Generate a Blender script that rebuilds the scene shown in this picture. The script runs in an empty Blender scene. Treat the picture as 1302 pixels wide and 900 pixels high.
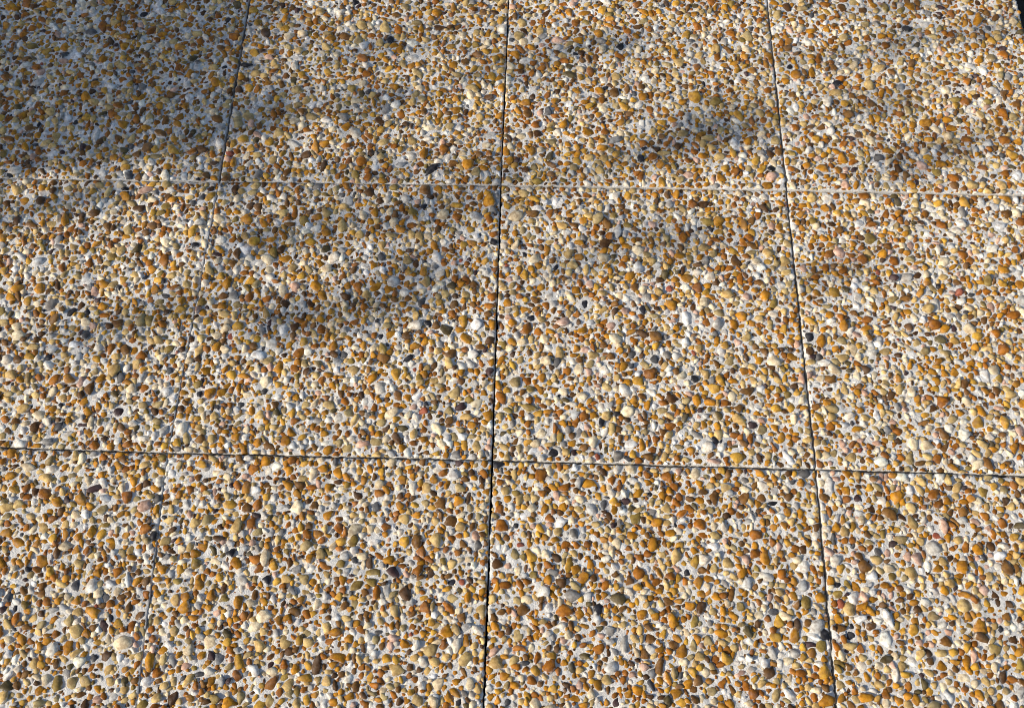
import bpy, math, random
import numpy as np
from mathutils import Matrix, Vector

random.seed(11)
RNG = np.random.default_rng(11)
sc = bpy.context.scene
COL = sc.collection
R = math.radians
S = 0.5                                   # one slab is half a metre square

# ------------------------------------------------------------------ camera
PW, PH = 1302.0, 900.0
FPX, TILT, ROLL, YAW = 1239.3, 1.17313807, -0.0167683857, -0.0409463464
CAMPOS = np.array([0.10304903, -1.86843312, 2.93687115])      # in slab units
_F = np.array([math.sin(YAW)*math.cos(TILT), math.cos(YAW)*math.cos(TILT), -math.sin(TILT)])
_r = np.array([math.cos(YAW), -math.sin(YAW), 0.0]); _u = np.cross(_r, _F)
_R = _r*math.cos(ROLL) + _u*math.sin(ROLL)
_U = -_r*math.sin(ROLL) + _u*math.cos(ROLL)
cam_d = bpy.data.cameras.new('camera')
cam = bpy.data.objects.new('camera', cam_d); COL.objects.link(cam)
cam_d.sensor_width = 36.0
cam_d.lens = FPX/PW*36.0
cam_d.clip_start = 0.02; cam_d.clip_end = 2000.0
M = Matrix(((_R[0], _U[0], -_F[0], CAMPOS[0]*S), (_R[1], _U[1], -_F[1], CAMPOS[1]*S),
            (_R[2], _U[2], -_F[2], CAMPOS[2]*S), (0, 0, 0, 1)))
cam.matrix_world = M
sc.camera = cam

def ground(px, py, z=0.0):
    """point of the paving (metres) seen at a photo pixel"""
    d = _F + _R*(px-PW/2)/FPX - _U*(py-PH/2)/FPX
    c = CAMPOS*S
    return c + d*((z-c[2])/d[2])

def project(P):
    d = P - CAMPOS*S
    w = d @ _F
    return PW/2 + FPX*(d @ _R)/w, PH/2 - FPX*(d @ _U)/w

# ------------------------------------------------------------------ light
SUN_EL = R(31); SHADE_AZ = R(24)          # shadows fall towards upper right
TO_SUN = np.array([-math.cos(SHADE_AZ)*math.cos(SUN_EL), -math.sin(SHADE_AZ)*math.cos(SUN_EL), math.sin(SUN_EL)])
world = bpy.data.worlds.new('World'); sc.world = world
world.use_nodes = True
nt = world.node_tree
bg = nt.nodes['Background']
sky = nt.nodes.new('ShaderNodeTexSky'); sky.sky_type = 'NISHITA'; sky.sun_disc = False
sky.sun_elevation = SUN_EL; sky.sun_rotation = math.atan2(TO_SUN[0], TO_SUN[1]) % (2*math.pi)
sky.air_density = 1.0; sky.dust_density = 1.2; sky.ozone_density = 1.2
nt.links.new(sky.outputs['Color'], bg.inputs['Color'])
bg.inputs['Strength'].default_value = 0.132
sun_d = bpy.data.lights.new('sun', 'SUN'); sun_d.energy = 4.8; sun_d.angle = R(0.53); sun_d.color = (1.0, 0.91, 0.765)
sun = bpy.data.objects.new('sun', sun_d); COL.objects.link(sun)
sun.rotation_mode = 'QUATERNION'
sun.rotation_quaternion = Vector((-TO_SUN[0], -TO_SUN[1], -TO_SUN[2])).to_track_quat('-Z', 'Y')
sun.location = (-4, -2, 6)
sc.view_settings.view_transform = 'Standard'; sc.view_settings.look = 'None'
sc.view_settings.exposure = 0.10; sc.view_settings.gamma = 1.0
sc.render.engine = 'CYCLES'; sc.cycles.filter_width = 1.0

# ------------------------------------------------------------------ materials
def nmat(name):
    m = bpy.data.materials.new(name); m.use_nodes = True
    t = m.node_tree
    return m, t, t.nodes, t.links, t.nodes['Principled BSDF']

def noise(N, L, src, scale, detail=3, rough=0.55):
    n = N.new('ShaderNodeTexNoise'); n.inputs['Scale'].default_value = scale
    n.inputs['Detail'].default_value = detail; n.inputs['Roughness'].default_value = rough
    L.new(src, n.inputs['Vector']); return n.outputs['Fac']

def ramp(N, L, src, a, b, va=0.0, vb=1.0):
    m = N.new('ShaderNodeMapRange'); m.inputs['From Min'].default_value = a; m.inputs['From Max'].default_value = b
    m.inputs['To Min'].default_value = va; m.inputs['To Max'].default_value = vb
    L.new(src, m.inputs['Value']); return m.outputs['Result']

def mix(N, L, fac, a, b, mode='MIX'):
    m = N.new('ShaderNodeMix'); m.data_type = 'RGBA'; m.blend_type = mode
    for sock, v in ((m.inputs['Factor'], fac), (m.inputs['A'], a), (m.inputs['B'], b)):
        if hasattr(v, 'links') or isinstance(v, bpy.types.NodeSocket): L.new(v, sock)
        elif isinstance(v, tuple): sock.default_value = (*v, 1.0)
        else: sock.default_value = v
    return m.outputs['Result']

def mathn(N, L, op, a, b):
    m = N.new('ShaderNodeMath'); m.operation = op
    for k, v in enumerate((a, b)):
        if isinstance(v, bpy.types.NodeSocket): L.new(v, m.inputs[k])
        else: m.inputs[k].default_value = v
    return m.outputs[0]

def bump(N, L, h, strength, dist):
    b = N.new('ShaderNodeBump'); b.inputs['Strength'].default_value = strength; b.inputs['Distance'].default_value = dist
    L.new(h, b.inputs['Height']); return b.outputs['Normal']

CEMENT = (0.70, 0.67, 0.62)

def pebble_material(name, per_object):
    m, t, N, L, P = nmat(name)
    pos = N.new('ShaderNodeNewGeometry').outputs['Position']
    if per_object: base = N.new('ShaderNodeObjectInfo').outputs['Color']
    else:
        a = N.new('ShaderNodeAttribute'); a.attribute_name = 'pebble_colour'; base = a.outputs['Color']
    f1 = noise(N, L, pos, 130, 4)
    c = mix(N, L, ramp(N, L, f1, 0.38, 0.62), mix(N, L, 1.0, base, (0.66, 0.60, 0.55), 'MULTIPLY'),
            mix(N, L, 1.0, base, (1.22, 1.22, 1.18), 'MULTIPLY'))
    f2 = noise(N, L, pos, 900, 2)
    c = mix(N, L, ramp(N, L, f2, 0.54, 0.74, 0, 0.6), c, mix(N, L, 1.0, base, (0.45, 0.40, 0.36), 'MULTIPLY'))
    # cement film left on the flanks of the pebbles
    ra = N.new('ShaderNodeAttribute'); ra.attribute_name = 'rim'
    f3 = noise(N, L, pos, 260, 3)
    s = mathn(N, L, 'ADD', mathn(N, L, 'MULTIPLY', ra.outputs['Fac'], 0.62), f3)
    c = mix(N, L, ramp(N, L, s, 0.92, 1.2, 0, 0.6), c, CEMENT)
    f4 = noise(N, L, pos, 70, 2)
    c = mix(N, L, ramp(N, L, f4, 0.5, 0.8, 0, 0.09), c, CEMENT)
    L.new(c, P.inputs['Base Color'])
    L.new(ramp(N, L, f1, 0.3, 0.7, 0.42, 0.66), P.inputs['Roughness'])
    P.inputs['Specular IOR Level'].default_value = 0.22
    L.new(bump(N, L, noise(N, L, pos, 420, 4), 0.35, 0.0012), P.inputs['Normal'])
    return m

M_PEB_OBJ = pebble_material('pebble_single', True)
M_PEB_MASS = pebble_material('pebble_small', False)

def cement_material():
    m, t, N, L, P = nmat('white_cement')
    pos = N.new('ShaderNodeNewGeometry').outputs['Position']
    f1 = noise(N, L, pos, 45, 5)
    c = mix(N, L, ramp(N, L, f1, 0.35, 0.65), (0.64, 0.615, 0.575), (0.84, 0.81, 0.755))
    f2 = noise(N, L, pos, 700, 3, 0.7)
    c = mix(N, L, ramp(N, L, f2, 0.56, 0.72, 0, 0.6), c, (0.36, 0.32, 0.27))
    f3 = noise(N, L, pos, 9, 3)
    c = mix(N, L, ramp(N, L, f3, 0.5, 0.7, 0, 0.3), c, (0.50, 0.45, 0.38))
    L.new(c, P.inputs['Base Color'])
    P.inputs['Roughness'].default_value = 0.85; P.inputs['Specular IOR Level'].default_value = 0.25
    h = mathn(N, L, 'ADD', noise(N, L, pos, 330, 6, 0.7), mathn(N, L, 'MULTIPLY', noise(N, L, pos, 1100, 2), 0.35))
    L.new(bump(N, L, h, 0.9, 0.0035), P.inputs['Normal'])
    return m
M_CEMENT = cement_material()

def plain_noise_material(name, c0, c1, scale, rough=0.9, bstr=0.6, bdist=0.01):
    m, t, N, L, P = nmat(name)
    pos = N.new('ShaderNodeNewGeometry').outputs['Position']
    f = noise(N, L, pos, scale, 6, 0.65)
    L.new(mix(N, L, ramp(N, L, f, 0.35, 0.65), c0, c1), P.inputs['Base Color'])
    P.inputs['Roughness'].default_value = rough; P.inputs['Specular IOR Level'].default_value = 0.2
    L.new(bump(N, L, f, bstr, bdist), P.inputs['Normal'])
    return m
M_BED = plain_noise_material('dark_bedding', (0.010, 0.009, 0.009), (0.028, 0.025, 0.023), 120)
M_SOIL = plain_noise_material('dark_soil', (0.014, 0.012, 0.011), (0.04, 0.033, 0.027), 30, bdist=0.02)
M_BARK = plain_noise_material('bark', (0.06, 0.045, 0.035), (0.16, 0.13, 0.10), 40)
def leaf_material():
    m, t, N, L, P = nmat('leaf')
    pos = N.new('ShaderNodeNewGeometry').outputs['Position']
    f = noise(N, L, pos, 6, 3)
    c = mix(N, L, ramp(N, L, f, 0.35, 0.65), (0.035, 0.07, 0.02), (0.07, 0.115, 0.03))
    L.new(c, P.inputs['Base Color']); P.inputs['Roughness'].default_value = 0.5
    return m
M_LEAF = leaf_material()

# ------------------------------------------------------------------ mesh helpers
def link(name, me, parent=None, mat=None):
    o = bpy.data.objects.new(name, me); COL.objects.link(o)
    if parent: o.parent = parent
    if mat and not me.materials: me.materials.append(mat)
    return o

def np_mesh(name, V, faces_loops, faces_sizes, smooth=True):
    me = bpy.data.meshes.new(name)
    V = np.asarray(V, dtype=np.float32)
    loops = np.asarray(faces_loops, dtype=np.int32); sizes = np.asarray(faces_sizes, dtype=np.int32)
    starts = np.concatenate(([0], np.cumsum(sizes)[:-1])).astype(np.int32)
    me.vertices.add(len(V)); me.vertices.foreach_set('co', V.ravel())
    me.loops.add(len(loops)); me.loops.foreach_set('vertex_index', loops)
    me.polygons.add(len(sizes)); me.polygons.foreach_set('loop_start', starts)
    me.polygons.foreach_set('use_smooth', np.full(len(sizes), smooth))
    me.update(calc_edges=True); me.validate()
    return me

# ------------------------------------------------------------------ pebble shapes
SEG = 9
def pebble_shape(k):
    rg = random.Random(500+k)
    kind = k % 4
    amp2, amp3, amp4 = rg.uniform(-.10, .10), rg.uniform(.04, .20), rg.uniform(.0, .13)
    p2, p3, p4 = (rg.uniform(0, 6.28) for _ in range(3))
    ang = [(i + rg.uniform(-.28, .28))/SEG*2*math.pi for i in range(SEG)]
    def rad(a): return 1 + amp2*math.cos(2*a+p2) + amp3*math.cos(3*a+p3) + amp4*math.cos(4*a+p4)
    flat = rg.uniform(.42, .74); zt = rg.uniform(.68, .95)
    ox, oy = rg.uniform(-.2, .2), rg.uniform(-.2, .2)
    V = [(ox, oy, 1.0)]
    for (rr, z) in ((flat, zt), (1.0, .22), (.86, -.75)):
        off = 1.0 if rr < .9 and z > 0 else 0.0
        for a in ang:
            r_ = rr*rad(a)*(1 + rg.uniform(-.09, .09))
            V.append((r_*math.cos(a)+ox*off, r_*math.sin(a)+oy*off, z + rg.uniform(-.07, .07)))
    loops, sizes = [], []
    for i in range(SEG):
        j = (i+1) % SEG
        loops += [0, 1+i, 1+j]; sizes.append(3)
    for b in range(2):
        o0, o1 = 1+b*SEG, 1+(b+1)*SEG
        for i in range(SEG):
            j = (i+1) % SEG
            loops += [o0+i, o1+i, o1+j, o0+j]; sizes.append(4)
    loops += [1+2*SEG+i for i in reversed(range(SEG))]; sizes.append(SEG)
    V = np.array(V); rim = np.array([0.0] + [0.0]*SEG + [0.85]*SEG + [1.2]*SEG)
    # radius per direction, used when packing
    return V, np.array(loops), np.array(sizes), rim
NVAR = 60
SHAPES = [pebble_shape(k) for k in range(NVAR)]
VAR_MESH = []
for (V, lo, si, rim) in SHAPES:
    me = np_mesh('pebble', V, lo, si)
    at = me.attributes.new('rim', 'FLOAT', 'POINT'); at.data.foreach_set('value', rim.astype(np.float32))
    me.materials.append(M_PEB_OBJ)
    VAR_MESH.append(me)

# base colours of the river pebbles (albedo, not the sunlit look)
PAL = {
 'amber': (0.40, 0.178, 0.011), 'gold': (0.49, 0.27, 0.035), 'rust': (0.29, 0.105, 0.009), 'brown': (0.17, 0.08, 0.018),
 'darkbrown': (0.085, 0.04, 0.012), 'tan': (0.52, 0.36, 0.14), 'cream': (0.69, 0.57, 0.38), 'ivory': (0.74, 0.68, 0.58),
 'white': (0.72, 0.70, 0.67), 'palegray': (0.46, 0.45, 0.43), 'gray': (0.235, 0.225, 0.215), 'darkgray': (0.085, 0.085, 0.09),
 'black': (0.022, 0.022, 0.028), 'maroon': (0.055, 0.03, 0.03), 'red': (0.33, 0.095, 0.05), 'pink': (0.55, 0.35, 0.26),
 'olive': (0.25, 0.17, 0.04), 'darkolive': (0.10, 0.075, 0.03), 'khaki': (0.35, 0.26, 0.115)}
WEIGHT = {'amber': 23, 'gold': 8, 'rust': 16, 'brown': 11, 'darkbrown': 4, 'tan': 18, 'cream': 12, 'ivory': 7, 'white': 3.5,
          'palegray': 4, 'gray': 1.6, 'darkgray': 0.8, 'black': 0.5, 'maroon': 0.6, 'red': 0.12, 'pink': 2.2, 'olive': 3, 'darkolive': 1.3, 'khaki': 6.5}
def pick_colour(rg, tint):
    names = list(WEIGHT); w = [WEIGHT[n]*tint.get(n, 1.0) for n in names]
    return rg.choices(names, w)[0]
def vary(rg, c):
    v = rg.uniform(.74, 1.2); h = rg.uniform(-.07, .07)
    return (min(c[0]*v*(1+h*.4), .8), min(c[1]*v*(1-h*.2), .78), min(c[2]*v*(1-h), .76))

# ------------------------------------------------------------------ pebbles one can recognise in the photograph
# photo x, y, width, height (pixels), turn of the long axis (degrees), colour
KNOWN = [
 (606,413,16,14,0,'white'),(743,387,13,16,0,'black'),(675,405,10,8,0,'black'),(526,470,9,9,0,'red'),(586,332,9,8,0,'red'),
 (850,367,11,10,0,'red'),(586,518,17,11,25,'maroon'),(832,457,12,13,0,'darkgray'),(555,545,22,12,-35,'cream'),(760,581,8,10,0,'red'),
 (786,580,15,14,0,'gray'),(873,405,16,20,0,'white'),(898,568,18,17,0,'ivory'),(908,586,18,8,0,'pink'),(889,586,18,8,0,'amber'),
 (1195,432,16,12,0,'darkolive'),(1030,429,12,14,0,'black'),(883,482,12,12,0,'black'),(956,541,13,10,0,'maroon'),(938,435,10,10,0,'pink'),
 (1155,415,14,16,0,'brown'),(1137,333,15,13,0,'rust'),(1151,353,20,12,0,'palegray'),
 (340,737,12,14,0,'black'),(97,744,12,15,0,'darkgray'),(157,817,26,20,0,'cream'),(286,762,15,14,0,'olive'),(295,703,12,12,0,'black'),
 (120,835,12,14,0,'darkgray'),(73,869,16,22,0,'olive'),(92,869,17,20,20,'khaki'),(303,765,14,18,0,'amber'),(417,655,17,14,0,'amber'),
 (177,780,16,17,0,'brown'),(223,763,14,17,0,'tan'),(162,632,14,17,0,'rust'),
 (500,727,19,15,-20,'maroon'),(476,728,21,13,0,'olive'),(454,744,20,12,35,'olive'),(577,604,14,13,0,'white'),(583,637,14,14,0,'amber'),
 (514,689,15,15,0,'gold'),(638,668,18,20,0,'rust'),(656,668,8,8,0,'black'),(632,717,17,13,0,'darkbrown'),(730,678,15,15,0,'gray'),
 (654,705,14,16,0,'khaki'),(742,834,24,12,-15,'darkolive'),(794,818,12,26,0,'palegray'),(775,802,14,14,0,'gray'),(661,692,13,8,20,'red'),
 (587,740,9,9,0,'red'),(746,797,18,9,-20,'amber'),(816,781,14,17,-30,'amber'),(859,708,14,22,0,'tan'),(767,641,10,13,0,'darkgray'),
 (784,893,12,12,0,'maroon'),(491,837,14,17,0,'gold'),(597,869,13,18,0,'cream'),(531,890,17,18,0,'khaki'),(676,865,15,14,-20,'rust'),
 (749,615,19,12,0,'amber'),(1083,796,7,10,0,'black'),(1082,808,12,11,0,'black'),(983,639,17,9,0,'black'),(1186,696,21,17,0,'palegray'),
 (1128,785,11,28,25,'white'),(1126,813,18,22,20,'ivory'),(1254,721,10,10,0,'pink'),(1191,681,14,10,0,'red'),(1202,815,17,15,0,'brown'),
 (1198,847,18,15,0,'amber'),(1196,830,17,12,0,'tan'),(1250,625,14,15,0,'olive'),(1090,635,14,12,0,'maroon'),(873,728,9,9,0,'black'),
 (1043,760,16,14,0,'amber'),(1021,745,14,17,0,'palegray'),(961,680,17,15,0,'rust'),(926,715,16,17,0,'tan'),(941,771,13,15,0,'olive'),
 (888,740,13,18,0,'amber'),(1206,804,11,10,0,'pink'),(62,562,18,9,0,'gray'),(209,547,11,18,-20,'palegray'),(337,486,16,15,0,'cream'),
 (303,415,17,13,0,'gold'),(120,506,13,13,0,'white'),(232,545,15,18,0,'ivory'),(50,333,19,11,20,'palegray'),(51,367,14,16,0,'amber'),
 (88,482,18,13,-35,'amber'),(103,390,12,13,0,'darkbrown'),(153,524,18,14,0,'maroon'),(267,500,15,17,-20,'amber'),(294,428,9,9,0,'red'),
 (248,312,11,10,0,'black'),(254,501,9,10,0,'black'),(295,477,16,12,-30,'gold'),(1151,40,15,9,10,'black'),(1116,203,16,11,0,'darkgray'),
 (1045,216,19,10,-10,'amber'),(883,126,17,17,0,'gold'),(1003,87,8,8,0,'black'),(1293,225,14,13,0,'white'),(1271,288,18,12,0,'white'),
 (1025,150,9,9,0,'pink'),(1241,28,13,18,-20,'amber'),(1255,38,10,8,0,'darkgray'),(747,170,18,12,0,'amber'),(697,144,10,13,0,'darkgray'),
 (681,161,13,9,0,'rust'),(781,120,14,13,0,'brown'),(788,62,11,10,0,'black'),(707,258,12,14,0,'white'),(656,275,22,13,15,'cream'),
 (597,293,14,12,0,'gold'),(509,209,17,9,0,'gray'),(541,242,17,14,0,'brown'),(664,31,14,12,0,'tan'),(504,21,12,8,0,'brown'),
 (529,74,20,9,0,'palegray'),(310,178,16,13,0,'gold'),(183,20,11,7,0,'black'),(117,43,17,8,0,'darkgray'),(123,173,10,18,0,'palegray'),
 (87,153,10,12,0,'white'),(314,85,16,6,0,'black'),(364,97,11,11,0,'rust'),(157,103,13,10,0,'rust'),(286,86,8,8,0,'black'),
 (257,252,8,13,0,'darkgray'),(33,256,17,11,0,'amber'),(132,222,11,9,0,'palegray'),(1278,756,14,11,0,'amber'),(1272,582,14,12,0,'palegray'),
 (1243,538,16,15,0,'gold'),(1160,565,14,16,0,'cream'),(655,486,16,16,0,'khaki'),(688,550,16,15,0,'cream'),(1010,165,16,9,0,'rust')]

# ------------------------------------------------------------------ slab lattice: corners read off the photograph
def g2(x, y): return ground(x, y)[:2]
def meet(a, b, t): return a + (b-a)*t
A1, B1, C1 = g2(279, 232), g2(637, 236.5), g2(1000, 243)
A2, B2, C2 = g2(214, 576), g2(626, 585.5), g2(1037.5, 597)
Z1, Z2 = g2(-79, 226), g2(-196, 563)
D1 = A1*0 + np.array([1.955*S, C1[1]-.002]); D2 = np.array([1.965*S, C2[1]-.004])
def upto(a, px, ytop):                    # carry a joint on through a second point to the line y = ytop
    b = g2(*px); return a + (b-a)*((ytop-a[1])/(b[1]-a[1]))
TOPY, BOTY = S*1.0, -S*2.0
A0, B0, C0 = upto(A1, (318, 0), TOPY), upto(B1, (647, 0), TOPY), upto(C1, (975, 0), TOPY)
A3, B3, C3 = upto(A2, (174.5, 895), BOTY), upto(B2, (615, 895), BOTY), upto(C2, (1063, 890), BOTY)
Z0, Z3 = np.array([-2.02*S, TOPY]), np.array([Z2[0]+.004, BOTY])
D0, D3 = np.array([1.9525*S, TOPY]), np.array([1.97*S, BOTY])
LAT = [[Z0, A0, B0, C0, D0], [Z1, A1, B1, C1, D1], [Z2, A2, B2, C2, D2], [Z3, A3, B3, C3, D3]]
# ring of slabs beyond the frame: one column to the left, one row above, one row below
LAT = [[np.array([r[0][0]-S, r[0][1]])] + r for r in LAT]
LAT = [[p + np.array([0, S]) for p in LAT[0]]] + LAT + [[p - np.array([0, S]) for p in LAT[-1]]]
NROW, NCOL = len(LAT)-1, len(LAT[0])-1    # 5 x 5 slabs; rows 1..3 and columns 1..4 are in view
# half gaps (m): vertical joints per (row, joint), horizontal joints per joint
def vgap(r, j):
    if j in (0, NCOL): return 0.002
    return {1: .0012, 2: (.0016 if r <= 1 else .0002), 3: (.0009 if r == 1 else .0010), 4: (.0010 if r == 1 else .0012)}[j]
def hgap(j): return {0: .002, 1: .002, 2: .0005, 3: .0013, 4: .002, 5: .002}[j]
LIFT = {(1, 1): .0022, (1, 2): .0016, (1, 3): .0026, (1, 4): .0034, (2, 1): .0002, (2, 2): .0004, (2, 3): -.0004, (2, 4): .0,
        (3, 1): .0004, (3, 2): .0008, (3, 3): -.0006, (3, 4): .0006}
LIPS = {(1, 3): (0,), (1, 4): (0,), (2, 1): (1,), (3, 1): (1,)}
CLOSE = {(1, 1): (0,), (1, 2): (0,), (1, 3): (0,), (1, 4): (0,), (2, 1): (1, 2), (3, 1): (1,), (2, 2): (2, 3), (3, 2): (3,), (2, 3): (2,), (2, 4): (2,)}
THICK = 0.042
TINT = {(1, 1): {'darkgray': 1.8, 'black': 2, 'gray': 1.6, 'rust': 1.2}, (1, 2): {'gold': 1.2}, (1, 3): {'gold': 1.2, 'amber': 1.1}, (1, 4): {'pink': 2.0, 'ivory': 1.2, 'black': .6},
        (2, 1): {'cream': 1.15, 'khaki': 1.2}, (2, 2): {'amber': 1.15}, (2, 3): {'pink': 1.5}, (2, 4): {'pink': 2.4, 'ivory': 1.2, 'black': .4},
        (3, 1): {'khaki': 1.6, 'ivory': 1.3, 'palegray': 1.3, 'pink': .6}, (3, 2): {'black': 1.3, 'ivory': 1.1}, (3, 3): {'amber': 1.2, 'rust': 1.2, 'pink': 1.5}, (3, 4): {'pink': 2.5, 'ivory': 1.2}}
LABEL = {
 (1, 1): 'far left slab lying in deep blue tree shade', (1, 2): 'far slab with sunlit middle and shade at its left side',
 (1, 3): 'far slab right of the middle joint, mostly sunlit with soft streaks', (1, 4): 'far right slab beside the dark paving edge',
 (2, 1): 'left slab of the middle row with blurred shade in its far half', (2, 2): 'middle row slab with brown shade patches in its far half',
 (2, 3): 'sunlit middle row slab with one large white pebble', (2, 4): 'right slab of the middle row with pinkish pale pebbles',
 (3, 1): 'near left slab with much pale cement and one large cream pebble', (3, 2): 'near slab left of the middle joint, with a maroon pebble and two olive ones',
 (3, 3): 'near slab right of the middle joint, rich in rust and amber pebbles', (3, 4): 'near right slab with a pair of touching black pebbles'}

# ------------------------------------------------------------------ packing pebbles on one slab
def ell_r(a, b, ca, sa, ux, uy):
    x = ux*ca + uy*sa; y = -ux*sa + uy*ca
    return a*b/math.sqrt((b*x)**2 + (a*y)**2)

def pack(quad, seeds, rg, tint, lips=(), tight=0.74):
    """seeds: (x, y, a, b, angle, colour name); returns a list of the same tuples, in slab-plane metres"""
    edges = []
    for k in range(4):
        p, q = quad[k], quad[(k+1) % 4]
        d = q-p; n = np.array([-d[1], d[0]])/np.linalg.norm(d)          # inward (quad runs anticlockwise)
        edges.append((float(p[0]), float(p[1]), float(n[0]), float(n[1])))
    x0, y0 = quad.min(0); x1, y1 = quad.max(0)
    lip_pts = {edges[k][:2] for k in lips}
    waves = [(rg.uniform(20, 90), rg.uniform(0, 6.28), rg.uniform(0, 6.28)) for _ in range(7)]
    def bare(x, y):                                                     # patches where the cement was washed less
        return sum(math.sin(w*(x*math.cos(d)+y*math.sin(d))+f) for (w, d, f) in waves) > 2.6
    CELL = 0.018; grid = {}; out = []
    def fits(x, y, a, b, ca, sa):
        for (px, py, nx, ny) in edges:
            ext = math.sqrt((a*(nx*ca+ny*sa))**2 + (b*(-nx*sa+ny*ca))**2)
            if (x-px)*nx + (y-py)*ny < ext*(.42 if (px, py) in lip_pts else .35) + .0003: return False
        cx, cy = int(x/CELL), int(y/CELL)
        for i in (-1, 0, 1):
            for j in (-1, 0, 1):
                for (qx, qy, qa, qb, qc, qs, q_seed) in grid.get((cx+i, cy+j), ()):
                    dx, dy = qx-x, qy-y; d2 = dx*dx+dy*dy
                    if d2 >= (a+qa)**2: continue
                    d = math.sqrt(d2)+1e-9; ux, uy = dx/d, dy/d
                    if d < (.96 if q_seed else tight)*(ell_r(a, b, ca, sa, ux, uy) + ell_r(qa, qb, qc, qs, ux, uy)): return False
        return True
    def put(x, y, a, b, th, c, seed=False):
        ca, sa = math.cos(th), math.sin(th)
        grid.setdefault((int(x/CELL), int(y/CELL)), []).append((x, y, a, b, ca, sa, seed)); out.append((x, y, a, b, th, c))
    for s in seeds:
        x, y, a, b, th, c = s
        for (px, py, nx, ny) in edges:                                  # keep it on its slab
            ca, sa = math.cos(th), math.sin(th)
            ext = math.sqrt((a*(nx*ca+ny*sa))**2 + (b*(-nx*sa+ny*ca))**2)
            sd = (x-px)*nx + (y-py)*ny
            if sd < ext: x += nx*(ext-sd); y += ny*(ext-sd)
        put(x, y, a, b, th, c, True)
    area = (x1-x0)*(y1-y0)
    n = int(area/0.25*2500)
    sizes = sorted((min(.0112, max(.0030, rg.lognormvariate(math.log(.0050), .34))) for _ in range(n)), reverse=True)
    for a in sizes:
        asp = rg.choice((rg.uniform(1.0, 1.35), rg.uniform(1.1, 1.7), rg.uniform(1.2, 2.1)))
        aa, bb = a*asp**.45, a*asp**-.55
        th = rg.uniform(0, math.pi); ca, sa = math.cos(th), math.sin(th)
        for _ in range(26):
            x, y = rg.uniform(x0, x1), rg.uniform(y0, y1)
            if fits(x, y, aa, bb, ca, sa):
                if bare(x, y) and rg.random() < .2: break
                put(x, y, aa, bb, th, pick_colour(rg, tint)); break
    # chips and small pebbles in what is left
    for (lim, cnt) in ((.0052, 4500), (.0042, 6500), (.0032, 6500), (.0023, 5000)):
        for _ in range(int(cnt*area/.25)):
            a = lim*rg.uniform(.85, 1.1); asp = rg.uniform(1.0, 1.9)
            th = rg.uniform(0, math.pi); ca, sa = math.cos(th), math.sin(th)
            aa, bb = a*asp**.5, a*asp**-.5
            x, y = rg.uniform(x0, x1), rg.uniform(y0, y1)
            if bare(x, y) and rg.random() < .3: continue
            if fits(x, y, aa, bb, ca, sa): put(x, y, aa, bb, th, pick_colour(rg, tint))
    return out

def relief(P, seed):
    """gentle unevenness of the washed cement face (m)"""
    rg = np.random.default_rng(seed); h = np.zeros(len(P))
    for k in range(26):
        w = rg.uniform(60, 620); d = rg.uniform(0, 2*math.pi)
        h += np.sin(P[:, 0]*w*math.cos(d) + P[:, 1]*w*math.sin(d) + rg.uniform(0, 6.28))*(.00030 if w > 200 else .00022)
    return h

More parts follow.
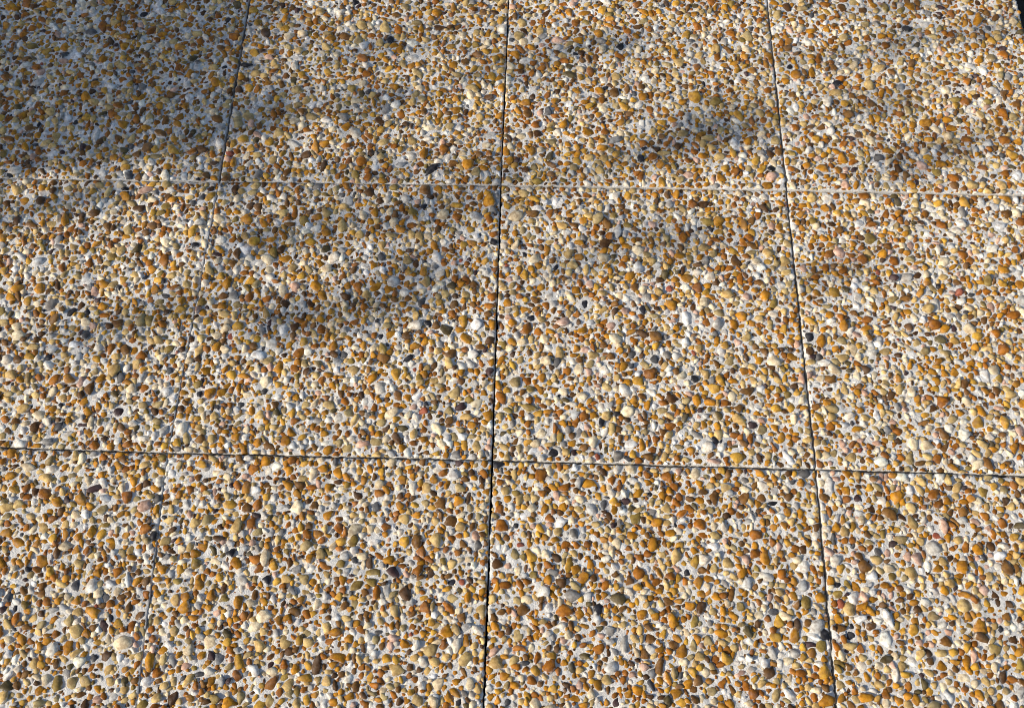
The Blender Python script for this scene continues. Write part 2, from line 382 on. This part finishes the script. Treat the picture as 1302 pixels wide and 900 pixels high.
def slab_mesh(quad, n, seed, lips=(), close=()):
    """cast slab: uneven top with a chipped arris, straight sides, flat underside"""
    rg = np.random.default_rng(seed)
    u = np.linspace(0, 1, n+1); uu, vv = np.meshgrid(u, u, indexing='ij'); uu = uu.ravel()[:, None]; vv = vv.ravel()[:, None]
    q = quad
    top = q[0]*(1-uu)*(1-vv) + q[1]*uu*(1-vv) + q[2]*uu*vv + q[3]*(1-uu)*vv
    z = relief(top, seed)
    top = top.copy()
    idx = np.arange((n+1)**2).reshape(n+1, n+1)
    ring = np.concatenate([idx[:-1, 0], idx[-1, :-1], idx[::-1][:-1, -1], idx[0, ::-1][:-1]])     # near, right, far, left edge
    c = top.mean(0)
    inward = (c-top[ring]); inward /= np.linalg.norm(inward, axis=1)[:, None]
    ch = np.clip(rg.normal(.0002, .0007, len(ring)), -.0002, .003)
    for k in close: ch[k*n:(k+1)*n+1] *= .3                            # edges laid tight against the next slab
    top[ring] += inward*ch[:, None]; z[ring] -= .0006 + ch*.8
    s_ = np.arange(len(ring))/len(ring)
    wob = .0005*np.sin(s_*2*math.pi*23+seed) + .00035*np.sin(s_*2*math.pi*61+seed*2) + .0003*np.sin(s_*2*math.pi*9+seed*3)
    wob += .0003
    for k in close: wob[k*n:(k+1)*n+1] *= .25
    top[ring] += inward*wob[:, None]
    for k in lips:                                                      # thin fin of cement left standing along the mould
        z[ring[k*n:(k+1)*n+1]] += np.clip(rg.normal(.0018 if k == 1 else .0005, .0010, len(ring[k*n:(k+1)*n+1])), .0, .0035)
    m = len(ring); nv = len(top)
    V = np.concatenate([np.column_stack([top, z]),
                        np.column_stack([top[ring], np.full(m, -.006)]),
                        np.column_stack([top[ring], np.full(m, -THICK)])])
    loops, sizes = [], []
    a, b, cc, d = idx[:-1, :-1].ravel(), idx[1:, :-1].ravel(), idx[1:, 1:].ravel(), idx[:-1, 1:].ravel()
    loops.append(np.column_stack([a, b, cc, d]).ravel()); sizes += [4]*len(a)
    for (o0, o1) in ((None, nv), (nv, nv+m)):
        t0 = ring if o0 is None else np.arange(o0, o0+m); t1 = np.arange(o1, o1+m)
        loops.append(np.column_stack([t0, t1, np.roll(t1, -1), np.roll(t0, -1)]).ravel()); sizes += [4]*m
    loops.append(np.arange(nv+m, nv+2*m)[::-1]); sizes.append(m)
    me = np_mesh('paving_slab', V, np.concatenate(loops), sizes, smooth=False)
    sm = np.zeros(len(sizes), bool); sm[:len(a)] = True; me.polygons.foreach_set('use_smooth', sm)
    me.materials.append(M_CEMENT)
    return me

def pose(p, rg):
    """variant, rotation matrix, scale and height of one pebble"""
    x, y, a, b, th, c = p
    k = rg.randrange(NVAR)
    h = min(.0070, .29*(a+b)*rg.uniform(.65, 1.35))
    z = rg.uniform(-.0018, .0008) - .12*h
    rot = Matrix.Rotation(th, 3, 'Z') @ Matrix.Rotation(rg.gauss(0, .2), 3, 'X') @ Matrix.Rotation(rg.gauss(0, .2), 3, 'Y')
    return k, rot, (a, b, h), z

# ------------------------------------------------------------------ setting: soil and paving
def sheet(name, x0, x1, y0, y1, z, mat, cuts=1):
    me = bpy.data.meshes.new(name)
    me.from_pydata([(x0, y0, z), (x1, y0, z), (x1, y1, z), (x0, y1, z)], [], [(0, 1, 2, 3)])
    o = link(name, me, mat=mat); o['kind'] = 'structure'; return o
soil = sheet('ground', -400, 400, -400, 400, -.055, M_SOIL)
xs = [p[0] for r in LAT for p in r]; ys = [p[1] for r in LAT for p in r]
pavement = sheet('pavement', min(xs)-.03, 1.9525*S, min(ys)-.03, max(ys)+.03, -THICK-.004, M_BED)

known = {}
for (px, py, w, h, turn, c) in KNOWN:
    g = ground(px, py)
    sx = np.linalg.norm(ground(px+w/2, py)-ground(px-w/2, py)); sy = np.linalg.norm(ground(px, py+h/2)-ground(px, py-h/2))
    a, b, th = sx/2, sy/2, R(turn)
    if b > a: a, b, th = b, a, th+math.pi/2
    for r in range(1, 4):
        for cidx in range(1, 5):
            q = [LAT[r+1][cidx], LAT[r+1][cidx+1], LAT[r][cidx+1], LAT[r][cidx]]
            if all((q[(k+1) % 4][0]-q[k][0])*(g[1]-q[k][1]) - (q[(k+1) % 4][1]-q[k][1])*(g[0]-q[k][0]) > 0 for k in range(4)):
                known.setdefault((r, cidx), []).append((g[0], g[1], a*.98, b*.98, th, c))

ring_meshes = []
def mass_mesh(items, quad):
    Vs, Ls, Ss, Cs, Rm = [], [], [], [], []
    off = 0
    for (p, (k, rot, s, z), zz, colr) in items:
        V, lo, si, rim = SHAPES[k]
        W = (V*np.array(s)) @ np.array(rot).T
        W[:, 0] += p[0]; W[:, 1] += p[1]; W[:, 2] += z + zz
        for e in range(4):                                              # pebbles at the mould face are flat there
            q0, q1 = quad[e], quad[(e+1) % 4]; d = q1-q0; nn = np.array([-d[1], d[0]])/np.linalg.norm(d)
            sd_ = (W[:, :2]-q0) @ nn; push = np.maximum(.0003-sd_, 0)
            W[:, :2] += push[:, None]*nn
        Vs.append(W); Ls.append(lo+off); Ss.append(si); Rm.append(rim)
        Cs.append(np.tile(np.array([*colr, 1.0]), (len(V), 1))); off += len(V)
    me = np_mesh('small_pebbles', np.concatenate(Vs), np.concatenate(Ls), np.concatenate(Ss))
    ca = me.attributes.new('pebble_colour', 'FLOAT_COLOR', 'POINT'); ca.data.foreach_set('color', np.concatenate(Cs).astype(np.float32).ravel())
    ra = me.attributes.new('rim', 'FLOAT', 'POINT'); ra.data.foreach_set('value', np.concatenate(Rm).astype(np.float32))
    me.materials.append(M_PEB_MASS)
    return me

PER_SLAB = 300
for r in range(NROW):
    for c in range(NCOL):
        inview = 1 <= r <= 3 and 1 <= c <= 4
        corners = [LAT[r+1][c], LAT[r+1][c+1], LAT[r][c+1], LAT[r][c]]
        l, rr_, t, b_ = vgap(r, c), vgap(r, c+1), hgap(r), hgap(r+1)
        quad = np.array([corners[0]+(l, b_), corners[1]+(-rr_, b_), corners[2]+(-rr_, -t), corners[3]+(l, -t)])
        cen = quad.mean(0); loc = quad-cen
        rg = random.Random(1000+r*17+c)
        lift = LIFT.get((r, c), rg.uniform(-.0005, .0015))
        if not inview and len(ring_meshes) >= 4:
            slab_data, mass_data = ring_meshes[(r*3+c) % 4]              # slabs out of the frame share four castings
            slab = link('paving_slab', slab_data, pavement); slab.location = (cen[0], cen[1], lift)
            slab.rotation_euler = (0, 0, math.pi*rg.randrange(2))
            so = link('small_pebbles', mass_data, slab); so['kind'] = 'stuff'
            continue
        sd = [(x-cen[0], y-cen[1], a, b, th, cn) for (x, y, a, b, th, cn) in known.get((r, c), [])]
        peb = pack(loc, sd, rg, TINT.get((r, c), {}), LIPS.get((r, c), ()))
        slab_data = slab_mesh(loc, 110 if inview else 50, 40+r*9+c, LIPS.get((r, c), ()), CLOSE.get((r, c), ()))
        slab = link('paving_slab', slab_data, pavement)
        slab.location = (cen[0], cen[1], lift)
        if (r, c) in LABEL: slab['label'] = LABEL[(r, c)]
        zr = relief(np.array([(p[0], p[1]) for p in peb]), 40+r*9+c)
        items = []
        for i, p in enumerate(peb):
            items.append((p, pose(p, rg), float(zr[i]), vary(rg, PAL[p[5]])))
        single = set()
        if inview:
            size = []
            for i, p in enumerate(peb):
                P3 = np.array([p[0]+cen[0], p[1]+cen[1], 0.0]); u, v = project(P3)
                inner = min(((p[0]-loc[e][0])*-(loc[(e+1) % 4]-loc[e])[1] + (p[1]-loc[e][1])*(loc[(e+1) % 4]-loc[e])[0])/np.linalg.norm(loc[(e+1) % 4]-loc[e]) for e in range(4))
                if inner < p[2]*1.05: continue                          # those cut by the edge stay in the slab's mass
                if -6 < u < PW+6 and -6 < v < PH+6:
                    du = FPX/np.linalg.norm(P3-CAMPOS*S)
                    px_size = 2*math.sqrt(p[2]*p[3])*du
                    if px_size > 8.5: size.append((px_size + (50 if i < len(sd) else 0), i))
            size.sort(reverse=True)
            single = {i for _s, i in size[:PER_SLAB]}
        for i in sorted(single):
            p, (k, rot, s, z), zz, colr = items[i]
            o = bpy.data.objects.new('pebble', VAR_MESH[k]); COL.objects.link(o); o.parent = slab
            o.matrix_local = Matrix.Translation((p[0], p[1], z+zz)) @ rot.to_4x4() @ Matrix.Diagonal((*s, 1.0))
            o.color = (*colr, 1.0)
        mass_data = mass_mesh([it for i, it in enumerate(items) if i not in single], loc)
        so = link('small_pebbles', mass_data, slab); so['kind'] = 'stuff'
        if not inview: ring_meshes.append((slab_data, mass_data))
        print('slab', r, c, 'pebbles', len(peb), 'single', len(single))
pavement['kind'] = 'structure'

# ------------------------------------------------------------------ the tree left of the paving, its crown between the sun and the slabs
tree = bpy.data.objects.new('shade_tree', None); COL.objects.link(tree)
tree['label'] = 'small leafy tree beside the paving that casts the soft dappled shade'
tree['category'] = 'tree'

class Tubes:
    def __init__(s): s.V, s.F = [], []
    def add(s, pts, r0, r1, seg=7):
        pts = [Vector(p) for p in pts]; base = len(s.V)
        for i, p in enumerate(pts):
            d = (pts[min(i+1, len(pts)-1)] - pts[max(i-1, 0)]).normalized()
            x = d.orthogonal().normalized(); y = d.cross(x)
            r = r0 + (r1-r0)*i/(len(pts)-1)
            for k in range(seg):
                a = 2*math.pi*k/seg; s.V.append(p + x*(r*math.cos(a)) + y*(r*math.sin(a)))
        for i in range(len(pts)-1):
            for k in range(seg):
                k2 = (k+1) % seg
                s.F.append((base+i*seg+k, base+i*seg+k2, base+(i+1)*seg+k2, base+(i+1)*seg+k))
        s.F.append(tuple(base+k for k in reversed(range(seg)))); s.F.append(tuple(base+(len(pts)-1)*seg+k for k in range(seg)))
    def build(s, name, mat, parent):
        me = bpy.data.meshes.new(name); me.from_pydata([tuple(v) for v in s.V], [], s.F)
        me.polygons.foreach_set('use_smooth', [True]*len(me.polygons))
        o = link(name, me, parent, mat); return o

# each spray of foliage: path of its shade in the photograph, half width (px), leaves, distance to the crown along the sun ray (m)
SPRAYS = [
 ([(-60, 20), (120, 60), (260, 90)], 95, 738, 4.2),
 ([(-80, 150), (80, 160), (235, 150)], 60, 504, 4),
 ([(-60, -60), (160, -40), (260, -30), (300, -40)], 66, 468, 4.4),
 ([(200, 40), (270, 50), (300, 10)], 42, 171, 4.3),
 ([(225, 190), (300, 160), (380, 145)], 17, 63, 4.4),
 ([(270, 150), (340, 120), (434, 142), (530, 118), (640, 92), (735, 62), (850, 38)], 12, 67, 5),
 ([(250, 225), (350, 215), (470, 222), (560, 212), (640, 200)], 17.765, 50, 6.8),
 ([(-60, 300), (20, 275), (90, 252), (150, 240)], 15, 54, 5),
 ([(700, 222), (790, 205), (860, 190), (930, 168), (1000, 150)], 23.375, 62, 7.1),
 ([(860, 160), (900, 150), (945, 150)], 16.83, 19, 6.9),
 ([(990, 80), (1060, 76), (1130, 62), (1240, 38), (1330, 20)], 9.35, 33, 6.9),
 ([(1060, 142), (1110, 132), (1180, 118)], 13.09, 18, 7.1),
 ([(1130, 215), (1200, 190), (1310, 170)], 24.31, 37, 7.5),
 ([(300, 320), (380, 290), (470, 280), (560, 262), (640, 255)], 22.44, 85, 7.3),
 ([(60, 430), (150, 410), (215, 395), (270, 380)], 18.7, 38, 7.2),
 ([(330, 410), (400, 398), (500, 385), (600, 362)], 22.44, 64, 7.5),
 ([(470, 340), (540, 325), (610, 318)], 18.7, 33, 7.5),
 ([(690, 345), (760, 320), (850, 302), (960, 290)], 16.83, 37, 7.5),
 ([(1000, 360), (1060, 350), (1110, 345)], 13.09, 9, 7.7),
 ([(440, 70), (520, 55), (570, 40)], 9.35, 10, 6.7),
 ([(1090, 10), (1160, 6), (1230, -6)], 11.22, 14, 7.1)]
LV, LF = [], []
rgt = random.Random(77)
def add_leaf(p, size):
    d = Vector((rgt.gauss(0, 1), rgt.gauss(0, 1), rgt.gauss(-.3, .6))).normalized()
    n = Vector((rgt.gauss(0, .7), rgt.gauss(0, .7), 1.0)); s_ = d.cross(n)
    if s_.length < 1e-4: return
    s_.normalize(); up = s_.cross(d)
    b = len(LV); w = size*rgt.uniform(.34, .5)
    for (t, q, h) in ((0, 0, 0), (.35, .8, .08), (.7, .62, .06), (1.0, 0, -.05), (.7, -.62, .06), (.35, -.8, .08)):
        LV.append(tuple(p + d*(t*size) + s_*(q*w*.6) + up*(h*size)))
    LF.append((b, b+1, b+2, b+3)); LF.append((b, b+3, b+4, b+5))
twigs = Tubes()
ray = Vector(TO_SUN)
HUB = Vector((-5.9, -1.87, 3.3))
TRUNK_TOP = Vector((-4.6, -2.0, 1.5))
for path, halfw, n, dist in SPRAYS:
    G = [Vector(ground(*p)) for p in path]
    pts3 = [g + ray*(dist + .25*math.sin(i*1.7+dist)) for i, g in enumerate(G)]
    pxm = 1.0/770.0
    for _ in range(n):
        t = rgt.random()*(len(pts3)-1); i = min(int(t), len(pts3)-2); f = t-i
        if math.sin(t*4.3+dist*9)+.6*math.sin(t*9.1+dist*4) < -1.0: continue       # gaps between the leaf clusters
        base = pts3[i].lerp(pts3[i+1], f)
        o = Vector((rgt.gauss(0, .5), rgt.gauss(0, .5), 0))*halfw*pxm
        p = base + o + ray*rgt.gauss(0, .16)
        add_leaf(p, rgt.uniform(.035, .065))
    twigs.add([HUB, HUB.lerp(pts3[0], .5) + Vector((0, 0, .08))] + pts3, .006, .002, 5)
# the rest of the crown, whose shade falls beyond the left and far edges of the picture
for _ in range(5200):
    a = rgt.uniform(0, 6.28); e = rgt.uniform(-1, 1); q = rgt.random()**.4
    v = Vector((math.cos(a)*math.sqrt(1-e*e)*1.25*q, math.sin(a)*math.sqrt(1-e*e)*1.15*q, e*.85*q)) + Vector((-5.0, -1.5, 2.9))
    g = v - ray*(v.z/ray.z)
    u, w = project(np.array(g))
    if (u > -70 and w > -75): continue
    if math.sin(v.x*5.1)+math.sin(v.y*6.3+1)+math.sin(v.z*5.7+2) < -.75: continue
    add_leaf(v, rgt.uniform(.04, .08))
me = bpy.data.meshes.new('crown'); me.from_pydata(LV, [], LF); link('crown', me, tree, M_LEAF)
trunk = Tubes(); trunk.add([(-4.8, -2.2, -.07), (-4.77, -2.17, .35), (-4.65, -2.1, .9), TRUNK_TOP], .085, .05, 10)
trunk.build('trunk', M_BARK, tree)
for tip in ((-5.9, -1.87, 3.3), (-5.6, -1.3, 3.0), (-6.4, -1.2, 3.3), (-5.4, -2.9, 2.3)):
    limb = Tubes(); tv = Vector(tip); mid = TRUNK_TOP.lerp(tv, .5) + Vector((.05, .05, .12))
    limb.add([TRUNK_TOP - Vector((0, 0, .04)), mid, tv], .04, .01, 8); limb.build('limb', M_BARK, tree)
twigs.build('twigs', M_BARK, tree)['kind'] = 'stuff'
